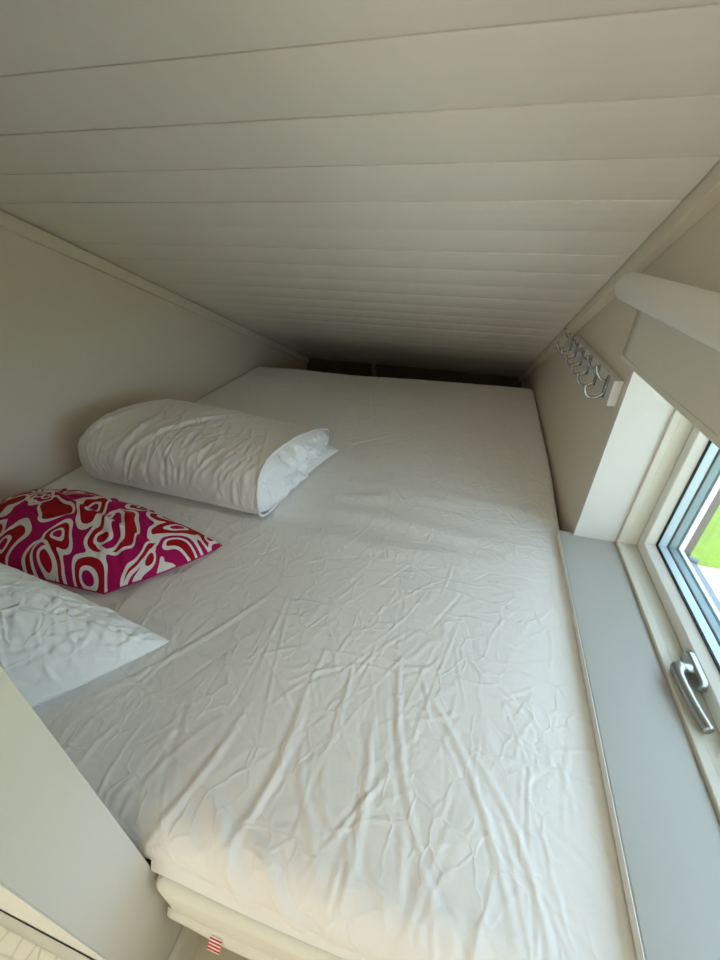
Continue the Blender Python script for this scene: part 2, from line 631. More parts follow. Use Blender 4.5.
# rear wall with a glazed-door opening behind the photographer
bm = bmesh.new()
DX0, DX1, DZ = -1.25, -0.15, 2.0
box(bm, XL, DX0, YR - 0.1, YR, 0, ceil_z(YR) - 0.01)
box(bm, DX1, XR, YR - 0.1, YR, 0, ceil_z(YR) - 0.01)
box(bm, DX0, DX1, YR - 0.1, YR, DZ, ceil_z(YR) - 0.01)
struct(obj('wall_rear', bm, M['wall']))
bm = bmesh.new()
for x0, x1, z0, z1 in ((DX0, DX0 + 0.05, 0, DZ), (DX1 - 0.05, DX1, 0, DZ), (DX0 + 0.05, DX1 - 0.05, DZ - 0.05, DZ)):
    box(bm, x0, x1, YR - 0.08, YR + 0.01, z0, z1)
struct(obj('door_1', bm, M['white']))
# short partition wall at the near left
PX, PY0, PY1 = -0.34, 0.026, 0.115
bm = bmesh.new()
prism_x(bm, [(PY0, 0), (PY1, 0), (PY1, ceil_z(PY1) - 0.004), (PY0, ceil_z(PY0) - 0.004)], XL, PX)
struct(obj('wall_front', bm, M['wall_white'], bevel=0.0015))
bm = bmesh.new()
prism_x(bm, [(PY0 - 0.0, 0), (PY1, 0), (PY1, 0.088), (PY1, 0.094), (PY0, 0.094)], PX, PX + 0.012)
struct(obj('baseboard_front', bm, M['trim'], bevel=0.002))

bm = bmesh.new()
box(bm, XL, PX, 0.0252, PY0 - 0.0001, 0.0, 1.55)  # thin whiter skin on the partition's near face, painted in place of brighter light
struct(obj('partition_lit_face', bm, M['sash']))

# cover strips between walls and ceiling
def strip(name, x0, x1, gap, high, ya, yb):
    bm = bmesh.new()
    prism_x(bm, [(ya, ceil_z(ya) - gap), (yb, ceil_z(yb) - gap), (yb, ceil_z(yb) - gap - high), (ya, ceil_z(ya) - gap - high)], x0, x1)
    return struct(obj(name, bm, M['wall'], bevel=0.0015))
strip('trim_1', XL, XL + 0.018, 0.0055, 0.042, YR, YB)
strip('trim_2', 0.2925, XR, -0.012, 0.050, YR, YB)

# ------------------------------------------------------------------ window
win = struct(empty('window_1', (0.44, 0.36, WZ0)))
def wpart(name, bm, mat, bevel=0.0, smooth=False, parent=None):
    o = obj(name, bm, mat, None, smooth, bevel)
    if parent is None:
        return keep(o, win)
    o.parent = parent
    return o
# lining boards on far side, near side and head
bm = bmesh.new()
box(bm, XR - 0.001, 0.42, WY1, WY1 + 0.014, WZ0, WZ1)
box(bm, XR - 0.001, 0.42, WY0 - 0.014, WY0, WZ0, WZ1)
box(bm, XR - 0.001, 0.42, WY0 - 0.014, WY1 + 0.014, WZ1, WZ1 + 0.014)
wpart('reveal_lining', bm, M['white'])
bm = bmesh.new()
box(bm, 0.284, 0.42, -0.9, WY1 + 0.012, WZ0 - 0.0185, WZ0)
wpart('window_sill', bm, M['sill'], bevel=0.002)
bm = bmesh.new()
box(bm, 0.2825, 0.2838, -0.9, WY1 + 0.012, WZ0 - 0.0185, WZ0 - 0.0005)  # whiter strip on the sill front: light from behind put into the colour
wpart('sill_lit_edge', bm, M['sash'])
# fixed frame, sash, glazing: insets measured from the lining
bm = bmesh.new()
rect_ring(bm, [(0.0, 0.42), (0.007, 0.42), (0.0085, 0.4215), (0.0085, 0.436), (0.0075, 0.4375), (0.0075, 0.465), (-0.01, 0.465), (-0.014, 0.42)], WY0, WY1, WZ0, WZ1)
wpart('window_frame', bm, M['frame'])
bm = bmesh.new()
rect_ring(bm, [(0.0078, 0.466), (0.0085, 0.4655), (0.034, 0.4655), (0.0365, 0.467), (0.0425, 0.487), (0.036, 0.496), (-0.005, 0.496)], WY0, WY1, WZ0, WZ1)
sash = wpart('sash', bm, M['sash'])
bm = bmesh.new()
rect_ring(bm, [(0.042, 0.4868), (0.0455, 0.4868), (0.0455, 0.4915), (0.042, 0.4915)], WY0, WY1, WZ0, WZ1)
wpart('gasket', bm, M['black'], parent=sash)
sash_glass_z = (0.489, 0.511, 0.533)
for xg in sash_glass_z:
    bm = bmesh.new()
    box(bm, xg, xg + 0.002, WY0 + 0.03, WY1 - 0.03, WZ0 + 0.03, WZ1 - 0.03)  # thin pane
    wpart('pane', bm, M['glass'], parent=sash)
bm = bmesh.new()
rect_ring(bm, [(0.0425, 0.4918), (0.0425, 0.5105), (0.03, 0.5105), (0.03, 0.4918)], WY0, WY1, WZ0, WZ1)
wpart('spacer', bm, M['spacer'], parent=sash)
bm = bmesh.new()
rect_ring(bm, [(0.0405, 0.5135), (0.0425, 0.5135), (0.0425, 0.5165), (0.0405, 0.5165)], WY0, WY1, WZ0, WZ1)
wpart('edge_seal', bm, M['black'], parent=sash)
bm = bmesh.new()
rect_ring(bm, [(0.0405, 0.517), (0.0405, 0.5325), (0.028, 0.5325), (0.028, 0.517)], WY0, WY1, WZ0, WZ1)
wpart('spacer', bm, M['spacer_dark'], parent=sash)
bm = bmesh.new()
rect_ring(bm, [(0.039, 0.536), (0.043, 0.537), (0.030, 0.556), (0.0, 0.556), (-0.014, 0.536)], WY0, WY1, WZ0, WZ1)
wpart('outer_frame', bm, M['outer'])
# outside: brown casing and metal sill flashing
bm = bmesh.new()
box(bm, 0.5565, 0.578, WY1 - 0.022, WY1 + 0.09, WZ0 - 0.06, WZ1 + 0.1)
box(bm, 0.5565, 0.578, WY0 - 0.09, WY0 + 0.022, WZ0 - 0.06, WZ1 + 0.1)
box(bm, 0.5565, 0.578, WY0 + 0.022, WY1 - 0.022, WZ1 - 0.02, WZ1 + 0.1)
wpart('outer_casing', bm, M['brown'])
bm = bmesh.new()
prism = [(0.557, WZ0 + 0.018), (0.592, WZ0 + 0.004), (0.592, WZ0 - 0.025), (0.587, WZ0 - 0.025), (0.587, WZ0 + 0.0), (0.557, WZ0 + 0.012)]
a = [bm.verts.new((x, WY0 + 0.022, z)) for x, z in prism]
b = [bm.verts.new((x, WY1 - 0.022, z)) for x, z in prism]
bm.faces.new(a); bm.faces.new(b[::-1])
for i in range(len(prism)):
    bm.faces.new((a[i], b[i], b[(i + 1) % len(prism)], a[(i + 1) % len(prism)]))
tube(bm, [(0.570, WY1 - 0.030, WZ0 + 0.014), (0.594, WY1 - 0.030, WZ0 + 0.007)], 0.006, 12)
wpart('outer_sill', bm, M['zinc'])
# handle on the lower sash rail
HY, HZ = 0.592, 0.4625
bm = bmesh.new()
pl = []
for k in range(32):
    an = 2 * PI * k / 32
    cy = 0.0245 if math.cos(an) > 0 else -0.0245
    pl.append((HY + cy + 0.0145 * math.cos(an), HZ + 0.0135 * math.sin(an)))
def loop(x, sc):
    return [bm.verts.new((x, HY + (y - HY) * (1 - (1 - sc) * 0.4), HZ + (z - HZ) * sc)) for y, z in pl]
l0, l1, l2 = loop(0.466, 1), loop(0.457, 1), loop(0.4545, 0.84)
for p, q in ((l0, l1), (l1, l2)):
    for k in range(32):
        bm.faces.new((p[k], p[(k + 1) % 32], q[(k + 1) % 32], q[k]))
bm.faces.new(l2); bm.faces.new(l0[::-1])
h = wpart('handle', bm, M['steel'], parent=sash, bevel=0.0008)
bm = bmesh.new()
path = smooth_pts([(0.456, HY, HZ + 0.001), (0.444, HY, HZ + 0.001), (0.435, HY - 0.003, HZ + 0.001), (0.430, HY - 0.014, HZ + 0.001), (0.430, HY - 0.034, HZ + 0.001), (0.433, HY - 0.062, HZ), (0.4375, HY - 0.088, HZ - 0.001), (0.443, HY - 0.112, HZ - 0.002)], 6)
n = len(path)
rad = []
for i in range(n):
    t = i / (n - 1)
    rad.append((0.0095, 0.0095) if t < 0.2 else ((0.0125, 0.0130) if t < 0.42 else (0.0098 - 0.002 * t, 0.0100)))
rs = [tuple(np.mean([rad[max(0, min(n - 1, i + d))] for d in (-3, -2, -1, 0, 1, 2, 3)], 0)) for i in range(n)]
tube(bm, path, rs, 16)
wpart('lever', bm, M['steel'], smooth=True, parent=sash)

# ------------------------------------------------------------------ outside ground
bm = bmesh.new()
box(bm, 0.57, 30, 2.08, 30, -0.6, -0.42)
box(bm, 4.5, 30, -25, 2.08, -0.6, -0.42)
struct(obj('lawn', bm, M['lawn']))
bm = bmesh.new()
box(bm, 0.57, 4.5, -25, 2.08, -0.6, -0.40)
struct(obj('patio', bm, M['gravel']))
bm = bmesh.new()
box(bm, -12, 12, -14, YR - 0.2, -0.25, -0.12)
struct(obj('terrace', bm, M['floor']))

# ------------------------------------------------------------------ bed: base, mattress, topper, sheet
base = tag(empty('slatted_bed', (-0.5, 1.2, 0)), 'low slatted pine bed hidden beneath the white mattress', 'bed')
bm = bmesh.new()
box(bm, -1.26, 0.27, 0.32, 2.22, 0.12, 0.2115)
keep(obj('slatted_frame', bm, M['dark_wood'], None, bevel=0.004), base)
for sx in (-1.18, 0.19):
    for sy in (0.45, 2.1):
        bm = bmesh.new()
        box(bm, sx - 0.03, sx + 0.03, sy - 0.03, sy + 0.03, 0.0, 0.12)
        keep(obj('leg', bm, M['dark_wood']), base)


def rounded_slab(bm, poly_pts, z0, z1, r=0.02):
    """outline (x, y) lofted with rounded top and bottom edges, inset approximated towards the centre"""
    cx = sum(p[0] for p in poly_pts) / len(poly_pts)
    cy = sum(p[1] for p in poly_pts) / len(poly_pts)
    loops = []
    steps = 5
    n = len(poly_pts)
    def inset(d):
        out = []
        for i in range(n):
            p0, p1, p2 = [Vector((*poly_pts[(i + k) % n], 0)) for k in (-1, 0, 1)]
            e1, e2 = (p1 - p0).normalized(), (p2 - p1).normalized()
            n1, n2 = Vector((-e1.y, e1.x, 0)), Vector((-e2.y, e2.x, 0))
            nn = (n1 + n2)
            nn = nn / max(0.3, nn.length_squared) * 2
            out.append((p1.x + nn.x * d, p1.y + nn.y * d))
        return out
    for k in range(steps + 1):
        t = k / steps * PI / 2
        loops.append([bm.verts.new((x, y, z0 + r * (1 - math.sin(t)))) for x, y in inset(r * (1 - math.cos(t)))])
    loops = loops[::-1]
    for k in range(steps + 1):
        t = k / steps * PI / 2
        loops.append([bm.verts.new((x, y, z1 - r * (1 - math.sin(t)))) for x, y in inset(r * (1 - math.cos(t)))])
    for a, b in zip(loops, loops[1:]):
        for i in range(n):
            bm.faces.new((a[i], a[(i + 1) % n], b[(i + 1) % n], b[i]))
    bm.faces.new(loops[0][::-1])
    bm.faces.new(loops[-1])


def round_outline(pts, radii, n=6):
    out = []
    m = len(pts)
    for i in range(m):
        p0, p1, p2 = [Vector((*pts[(i + k) % m], 0)) for k in (-1, 0, 1)]
        r = radii[i]
        a = p1 + (p0 - p1).normalized() * r
        b = p1 + (p2 - p1).normalized() * r
        for k in range(n + 1):
            t = k / n
            q = a * (1 - t) ** 2 + p1 * 2 * t * (1 - t) + b * t * t
            out.append((q.x, q.y))
    return out


mat_ = tag(empty('mattress', (-0.5, 1.2, 0.212)), 'white fabric covered lower mattress whose rounded corner shows at the foot of the bed', 'mattress')
bm = bmesh.new()
rounded_slab(bm, round_outline([(-0.333, 0.098), (0.279, 0.098), (0.279, 2.19), (-1.27, 2.19), (-1.27, 0.124), (-0.333, 0.124)],
                               [0.020, 0.03, 0.05, 0.05, 0.02, 0.002]), 0.212, 0.335, 0.018)
keep(obj('mattress_body', bm, M['mattress'], None, smooth=True), mat_)
# hanging cover flap with a woven tag
fx = np.linspace(-0.328, 0.27, 70)
V, F = [], []
for k, zf in enumerate(np.linspace(0, 1, 7)):
    for i, x in enumerate(fx):
        low = 0.205 + 0.003 * math.sin(x * 9 + 1)
        z = 0.236 * (1 - zf) + low * zf
        V.append((x, 0.1005 - 0.0070 * smoothstep(0.0, 0.45, zf) - 0.0015 * math.sin(x * 23) * zf, z))
for k in range(6):
    for i in range(69):
        F.append((k * 70 + i, k * 70 + i + 1, (k + 1) * 70 + i + 1, (k + 1) * 70 + i))
fl = keep(pydata('cover_flap', V, F, M['mattress']), mat_)
md = fl.modifiers.new('thick', 'SOLIDIFY'); md.thickness = 0.0025
def slip(x0, x1, a, b, lift, thick):
    """thin slip of woven tape sloping forward from the flap edge; a..b along its length"""
    bm = bmesh.new()
    P0, P1 = Vector((0, 0.0925, 0.2285)), Vector((0, 0.0800, 0.2180))
    d = P1 - P0
    n = Vector((0, -d.z, d.y)).normalized()
    if n.z < 0:
        n = -n
    q0, q1 = P0 + d * a + n * lift, P0 + d * b + n * lift
    vs = [bm.verts.new((x, q.y + n.y * t, q.z + n.z * t)) for x in (x0, x1) for q in (q0, q1) for t in (0, thick)]
    for f in ((0, 1, 3, 2), (4, 6, 7, 5), (0, 4, 5, 1), (2, 3, 7, 6), (0, 2, 6, 4), (1, 5, 7, 3)):
        bm.faces.new([vs[i] for i in f])
    return bm
ct = obj('care_tag', slip(-0.250, -0.230, 0.0, 1.0, 0.0, 0.0009), M['pillow'])
ct['label'] = 'white woven tag with red stripes'
ct.parent = fl
for k in range(4):
    s_ = obj('red_stripe', slip(-0.2501, -0.2299, 0.08 + 0.24 * k, 0.20 + 0.24 * k, 0.0009, 0.0004), M['red_thread'])
    s_.parent = fl

bm = bmesh.new()
rounded_slab(bm, round_outline([(-1.268, 0.127), (0.272, 0.127), (0.272, 2.19), (-1.268, 2.19)], [0.03, 0.03, 0.05, 0.05]), 0.3355, 0.398, 0.02)
tag(obj('mattress_topper', bm, M['mattress'], None, smooth=True), 'white mattress topper between the wrinkled sheet and the lower mattress', 'mattress topper')

# wrinkled sheet over the top
rs_ = random.Random(11)
CR = []
def add(n, xr, yr, ang, da, lr, wr, ar, bend=0.08):
    for _ in range(n):
        a = ang(rs_) if callable(ang) else ang
        CR.append((rs_.uniform(*xr), rs_.uniform(*yr), a + rs_.gauss(0, da), rs_.uniform(*lr), rs_.uniform(*wr), rs_.uniform(*ar) * rs_.choice((1, 1, -0.7)), rs_.gauss(0, bend)))
U = (lambda r: r.uniform(0, PI))
# short dry creases everywhere, longer ones fanning out at the foot and along the left
add(330, (-1.25, 0.27), (0.45, 2.2), U, 0, (0.04, 0.14), (0.0024, 0.0040), (0.0003, 0.0010), 0.05)
add(200, (-0.75, 0.25), (0.3, 1.2), U, 0, (0.05, 0.18), (0.0024, 0.0040), (0.0004, 0.0012), 0.05)
add(60, (-1.0, 0.25), (0.5, 1.0), PI * 0.04, 0.3, (0.12, 0.35), (0.003, 0.006), (0.0003, 0.0008), 0.05)
add(60, (-0.8, 0.0), (0.2, 0.75), PI * 0.34, 0.35, (0.10, 0.36), (0.0026, 0.0045), (0.0003, 0.0010), 0.05)
add(70, (-1.25, -0.2), (1.4, 2.2), PI * 0.2, 0.25, (0.2, 0.5), (0.004, 0.008), (0.0009, 0.0022), 0.04)
add(30, (-0.5, 0.25), (1.3, 2.15), PI * 0.3, 0.6, (0.1, 0.35), (0.004, 0.008), (0.0006, 0.0016), 0.04)
add(50, (-0.40, 0.26), (0.12, 0.50), PI * 0.56, 0.42, (0.08, 0.28), (0.0028, 0.005), (0.0004, 0.0012), 0.06)
add(20, (-0.40, 0.26), (0.05, 0.30), PI * 0.57, 0.35, (0.10, 0.28), (0.004, 0.007), (0.0006, 0.0016), 0.06)
add(10, (-0.34, 0.26), (0.04, 0.18), PI * 0.66, 0.25, (0.08, 0.2), (0.007, 0.012), (0.0008, 0.002), 0.1)
add(12, (-0.9, 0.2), (0.75, 1.5), PI * 0.03, 0.18, (0.4, 0.9), (0.02, 0.035), (0.001, 0.0022), 0.05)
# a few long folds seen in the photograph
for it in ((-0.055, 0.24, PI * 0.53, 0.30, 0.007, 0.0026, 0.05), (-0.02, 0.34, PI * 0.60, 0.36, 0.006, 0.0022, -0.06), (-0.20, 0.25, PI * 0.47, 0.30, 0.008, 0.0030, 0.08),
           (-0.31, 0.20, PI * 0.42, 0.26, 0.007, 0.0024, 0.05), (0.10, 0.32, PI * 0.66, 0.36, 0.006, 0.0022, 0.08), (0.17, 0.26, PI * 0.64, 0.26, 0.006, 0.0022, 0.1),
           (-0.30, 0.80, PI * 0.01, 1.0, 0.035, 0.0040, 0.03), (-0.10, 0.92, PI * 0.98, 0.9, 0.030, 0.0030, 0.03), (-0.45, 0.42, PI * 0.33, 0.4, 0.006, 0.0020, 0.04),
           (-0.22, 0.14, PI * 0.72, 0.22, 0.013, 0.006, 0.12), (-0.13, 0.11, PI * 0.70, 0.18, 0.012, 0.006, 0.12)):
    CR.append(it)
sx0, sx1, sy0, sy1, rad_s, rad_f = -1.283, 0.312, 0.119, 2.225, 0.022, 0.05
def unrolled(lo, hi, r, n, skirt):
    L = r * PI / 2
    t = np.linspace(lo + r - L - skirt, hi - r + L + skirt, n)
    th0 = np.clip((lo + r - t) / r, 0, PI / 2)
    th1 = np.clip((t - (hi - r)) / r, 0, PI / 2)
    pos = np.clip(t, lo + r, hi - r) - r * np.sin(th0) + r * np.sin(th1)
    drop = r * (1 - np.cos(th0)) + r * (1 - np.cos(th1))
    drop = drop + np.maximum(0, (lo + r - L) - t) + np.maximum(0, t - (hi - r + L))
    nh = -np.sin(th0) + np.sin(th1)
    nv = np.cos(th0) * np.cos(th1)
    return t, pos, drop, nh, nv
s_, px_, dx_, nhx, nvx = unrolled(sx0, sx1, rad_s, 560, 0.03)
t_, py_, dy_, nhy, nvy = unrolled(sy0, sy1, rad_f, 800, 0.05)
Sg, Tg = np.meshgrid(s_, t_, indexing='ij')
PXg, PYg = np.meshgrid(px_, py_, indexing='ij')
H = creases(Sg, Tg, CR)
H += 0.0030 * vnoise(Sg * 3.1, Tg * 2.6, seed=3) + 0.0009 * vnoise(Sg * 9, Tg * 9, seed=5) + 0.00022 * vnoise(Sg * 90, Tg * 70, seed=6)
wv = 0.10 * vnoise(Sg * 5, Tg * 5, seed=14)
for fq, am, sd in ((7.0, 0.0013, 15), (13.0, 0.0010, 16), (24.0, 0.0006, 17)):
    msk = smoothstep(-0.35, 0.5, vnoise(Sg * 3.3, Tg * 3.3, seed=sd + 10))
    H += am * msk * (1 - np.abs(vnoise((Sg + wv) * fq, (Tg - wv) * fq * 0.7, seed=sd))) ** 7
def pressed(x0, x1, y0, y1, w=0.04):
    return smoothstep(x0 - w, x0, Sg) * smoothstep(x1 + w, x1, Sg) * smoothstep(y0 - w, y0, Tg) * smoothstep(y1 + w, y1, Tg)
front = smoothstep(0.42, 0.12, Tg)
H += front * 0.002 * vnoise(Sg * 11, Tg * 3, seed=8)
for bx in ((-1.3, -0.52, 0.84, 1.34), (-1.3, -0.70, 0.20, 0.62)):
    pm = pressed(*bx)
    H = H * (1 - pm) - 0.003 * pm
D = dx_[:, None] + dy_[None, :]
hem = 0.066 + 0.017 * smoothstep(-0.36, -0.05, Sg) + 0.002 * vnoise(Sg * 8, Sg * 0, seed=9)
D = np.minimum(D, hem)
edge_fade = np.minimum(1, np.minimum((sx1 - PXg) / 0.03, (PXg - sx0) / 0.03)).clip(0, 1)
nz_ = nvx[:, None] * nvy[None, :]
PYf = PYg + nhy[None, :] * np.maximum(H, -0.004) * edge_fade
PZ = MT - D + H * np.maximum(nz_, 0.0) * (0.3 + 0.7 * edge_fade)
xr_shift = (smoothstep(0.93, 1.5, PYg) - 1) * 0.012
H = np.where((PXg > 0.22) & (PYg < 1.0), H * (1 - smoothstep(0.22, 0.28, PXg)) + np.minimum(H, 0) * smoothstep(0.22, 0.28, PXg), H)
PXf = PXg + xr_shift * smoothstep(-0.2, 0.31, PXg)
PYf = PYf + 0.075 * smoothstep(-0.9, 0.3, PXg) * smoothstep(1.3, 2.2, PYg)
V = np.stack([PXf, PYf, PZ], -1).reshape(-1, 3)
sheet = pydata('bed_sheet', V, grid_faces(len(s_), len(t_)), M['sheet'])
tag(sheet, 'large wrinkled white sheet covering the whole mattress top', 'bed sheet')

hx = np.linspace(-0.338, 0.29, 90)
V = []
for k, f in enumerate(np.linspace(0, 1, 9)):
    for x in hx:
        top_ = MT - 0.040 - 0.014 * float(smoothstep(-0.36, -0.05, np.array(x)))
        low_ = 0.3365
        V.append((x, 0.1235 - 0.0125 * float(smoothstep(0.25, 0.9, np.array(f))) + 0.001 * math.sin(x * 17 + f), top_ * (1 - f) + low_ * f))
hb = pydata('hem_band', V, [(k * 90 + i, k * 90 + i + 1, (k + 1) * 90 + i + 1, (k + 1) * 90 + i) for k in range(8) for i in range(89)], M['sheet'], sheet)

# ------------------------------------------------------------------ folded duvet
dv = tag(empty('folded_duvet', (-0.9, 1.1, MT)), 'thick white duvet folded into a roll against the left wall', 'duvet')
nu, na = 200, 220
def section(kk):
    """closed outline in (y, z); kk 0 = wall end, 1 = open right end"""
    A = np.array([(0.0, 0.055), (0.006, 0.105), (0.045, 0.150), (0.12, 0.172), (0.25, 0.170), (0.37, 0.150), (0.45, 0.115), (0.485, 0.07), (0.470, 0.02), (0.40, 0.0), (0.22, 0.0), (0.08, 0.001), (0.018, 0.015)])
    B = np.array([(0.0, 0.05), (0.005, 0.095), (0.035, 0.137), (0.10, 0.158), (0.22, 0.146), (0.34, 0.118), (0.45, 0.088), (0.520, 0.055), (0.510, 0.015), (0.40, 0.0), (0.22, 0.0), (0.08, 0.001), (0.018, 0.013)])
    P = A * (1 - kk) + B * kk
    q = np.vstack([P, P[:1]])
    loopP = np.vstack([P[-2:], P, P[:3]])
    out = []
    for i in range(1, len(P) + 1):
        p0, p1, p2, p3 = loopP[i], loopP[i + 1], loopP[i + 2], loopP[i + 3] if i + 3 < len(loopP) else loopP[-1]
        for k in range(20):
            t = k / 20
            out.append(0.5 * (2 * p1 + (p2 - p0) * t + (2 * p0 - 5 * p1 + 4 * p2 - p3) * t * t + (3 * p1 - p0 - 3 * p2 + p3) * t ** 3))
    out = np.array(out)
    d = np.r_[0, np.cumsum(np.hypot(*np.diff(np.vstack([out, out[:1]]), axis=0).T))]
    tt = np.linspace(0, d[-1], na, endpoint=False)
    xs = np.r_[out[:, 0], out[0, 0]]
    zs = np.r_[out[:, 1], out[0, 1]]
    return np.stack([np.interp(tt, d, xs), np.interp(tt, d, zs)], -1), tt
U_ = np.linspace(0, 1, nu)
XA, XB = -1.200, -0.516
rd = random.Random(5)
DCR = []
for _ in range(170):
    DCR.append((rd.uniform(XA, XB), rd.uniform(0.02, 0.62), PI * 0.5 - 0.25 + rd.gauss(0, 0.38), rd.uniform(0.05, 0.22), rd.uniform(0.004, 0.009), rd.uniform(0.0008, 0.0030) * rd.choice((1, 1, -0.8)), rd.gauss(0, 0.08)))
DCR.append((-0.86, 0.24, PI * 0.5 - 0.42, 0.44, 0.010, 0.0070, 0.05))
DCR.append((-1.10, 0.18, PI * 0.5 - 0.35, 0.34, 0.013, 0.0065, 0.08))
DCR.append((-0.97, 0.14, PI * 0.5 - 0.15, 0.28, 0.012, 0.0060, 0.08))
V = np.zeros((nu, na, 3))
for i, u in enumerate(U_):
    sec, arc = section(smoothstep(0.25, 1.0, u))
    e = min(1.0, u / 0.16)
    sc_ = (1 - (1 - e) ** 2.4) ** 0.5
    cy_, cz_ = 0.22, 0.045
    y = cy_ + (sec[:, 0] - cy_) * (0.42 + 0.58 * sc_)
    z = cz_ + (sec[:, 1] - cz_) * (0.05 + 0.95 * sc_)
    z = np.where(sec[:, 1] < cz_, sec[:, 1] * (0.3 + 0.7 * sc_), z)
    x = XA + (XB - XA) * u
    # plump along the length, softer toward the wall end
    V[i, :, 0] = x + 0.012 * (sec[:, 0] / 0.5) * smoothstep(0.5, 1.0, u)
    V[i, :, 1] = 0.795 + y + 0.02 * (1 - u)
    V[i, :, 2] = MT + 0.004 + z * 1.07
# displacement along the section normal
dj = np.roll(V, -1, 1) - np.roll(V, 1, 1)
di = np.gradient(V, axis=0)
nn = np.cross(dj, di)
nn /= np.linalg.norm(nn, axis=-1, keepdims=True) + 1e-9
ctr = V.mean(1, keepdims=True)
sgn = np.sign(((V - ctr) * nn).sum(-1).mean())
nn *= sgn
arcg = np.tile(arc[None, :], (nu, 1))
xg = V[:, :, 0]
hh = creases(xg, arcg, DCR) + 0.004 * vnoise(xg * 7, arcg * 5, seed=21) + 0.0016 * vnoise(xg * 26 + arcg * 10, arcg * 9, seed=22)
toplike = smoothstep(0.01, 0.05, V[:, :, 2] - MT)
V += nn * (hh * toplike)[..., None]
Vl = V.reshape(-1, 3)
F = []
for i in range(nu - 1):
    for j in range(na):
        j2 = (j + 1) % na
        F.append((i * na + j, i * na + j2, (i + 1) * na + j2, (i + 1) * na + j))
verts = [tuple(v) for v in Vl]
verts.append(tuple(V[0].mean(0)))
c0 = len(verts) - 1
for j in range(na):
    F.append((j, (j + 1) % na, c0))
keep(pydata('duvet_cover', verts, F, M['duvet']), dv)
# crumpled filling showing in the open end
endr = V[-1]
cen = endr.mean(0)
CV, CF = [], []
rings = 26
for k in range(rings):
    f = 1 - k / (rings - 1) * 0.985
    fr = np.clip(0.965 * f, 0, 1)
    for j in range(na):
        p = cen + (endr[j] - cen) * fr
        dep = -0.012 + 0.040 * math.sqrt(max(0, 1 - f ** 2.2))
        CV.append([p[0] + dep, p[1], p[2]])
CV = np.array(CV)
yy, zz = CV[:, 1], CV[:, 2]
mid = np.clip((1 - np.abs(np.linspace(1, 0.0, rings).repeat(na) - 0.45) / 0.55), 0, 1)
crk = 1 - np.abs(vnoise(yy * 30 - zz * 14, zz * 26 + yy * 10, seed=31)) * 1.8
crk2 = 1 - np.abs(vnoise(yy * 60, zz * 60, seed=33)) * 1.8
fold = -0.016 * np.exp(-((zz - MT - 0.045 - 0.25 * 0.2 * np.sin(yy * 9)) / 0.010) ** 2)
CV[:, 0] += mid * (0.024 * crk + 0.010 * crk2 + fold * 1.5)
CF = []
for k in range(rings - 1):
    for j in range(na):
        j2 = (j + 1) % na
        CF.append((k * na + j, k * na + j2, (k + 1) * na + j2, (k + 1) * na + j))
CF.append(tuple((rings - 1) * na + j for j in range(na)))
keep(pydata('filling_end', CV, CF, M['pillow']), dv)
bm = bmesh.new()
tube(bm, [tuple(endr[j % na]) for j in range(0, na + 2, 2)], 0.0042, 8, cap=False)
keep(obj('piping', bm, M['duvet'], None, smooth=True), dv)

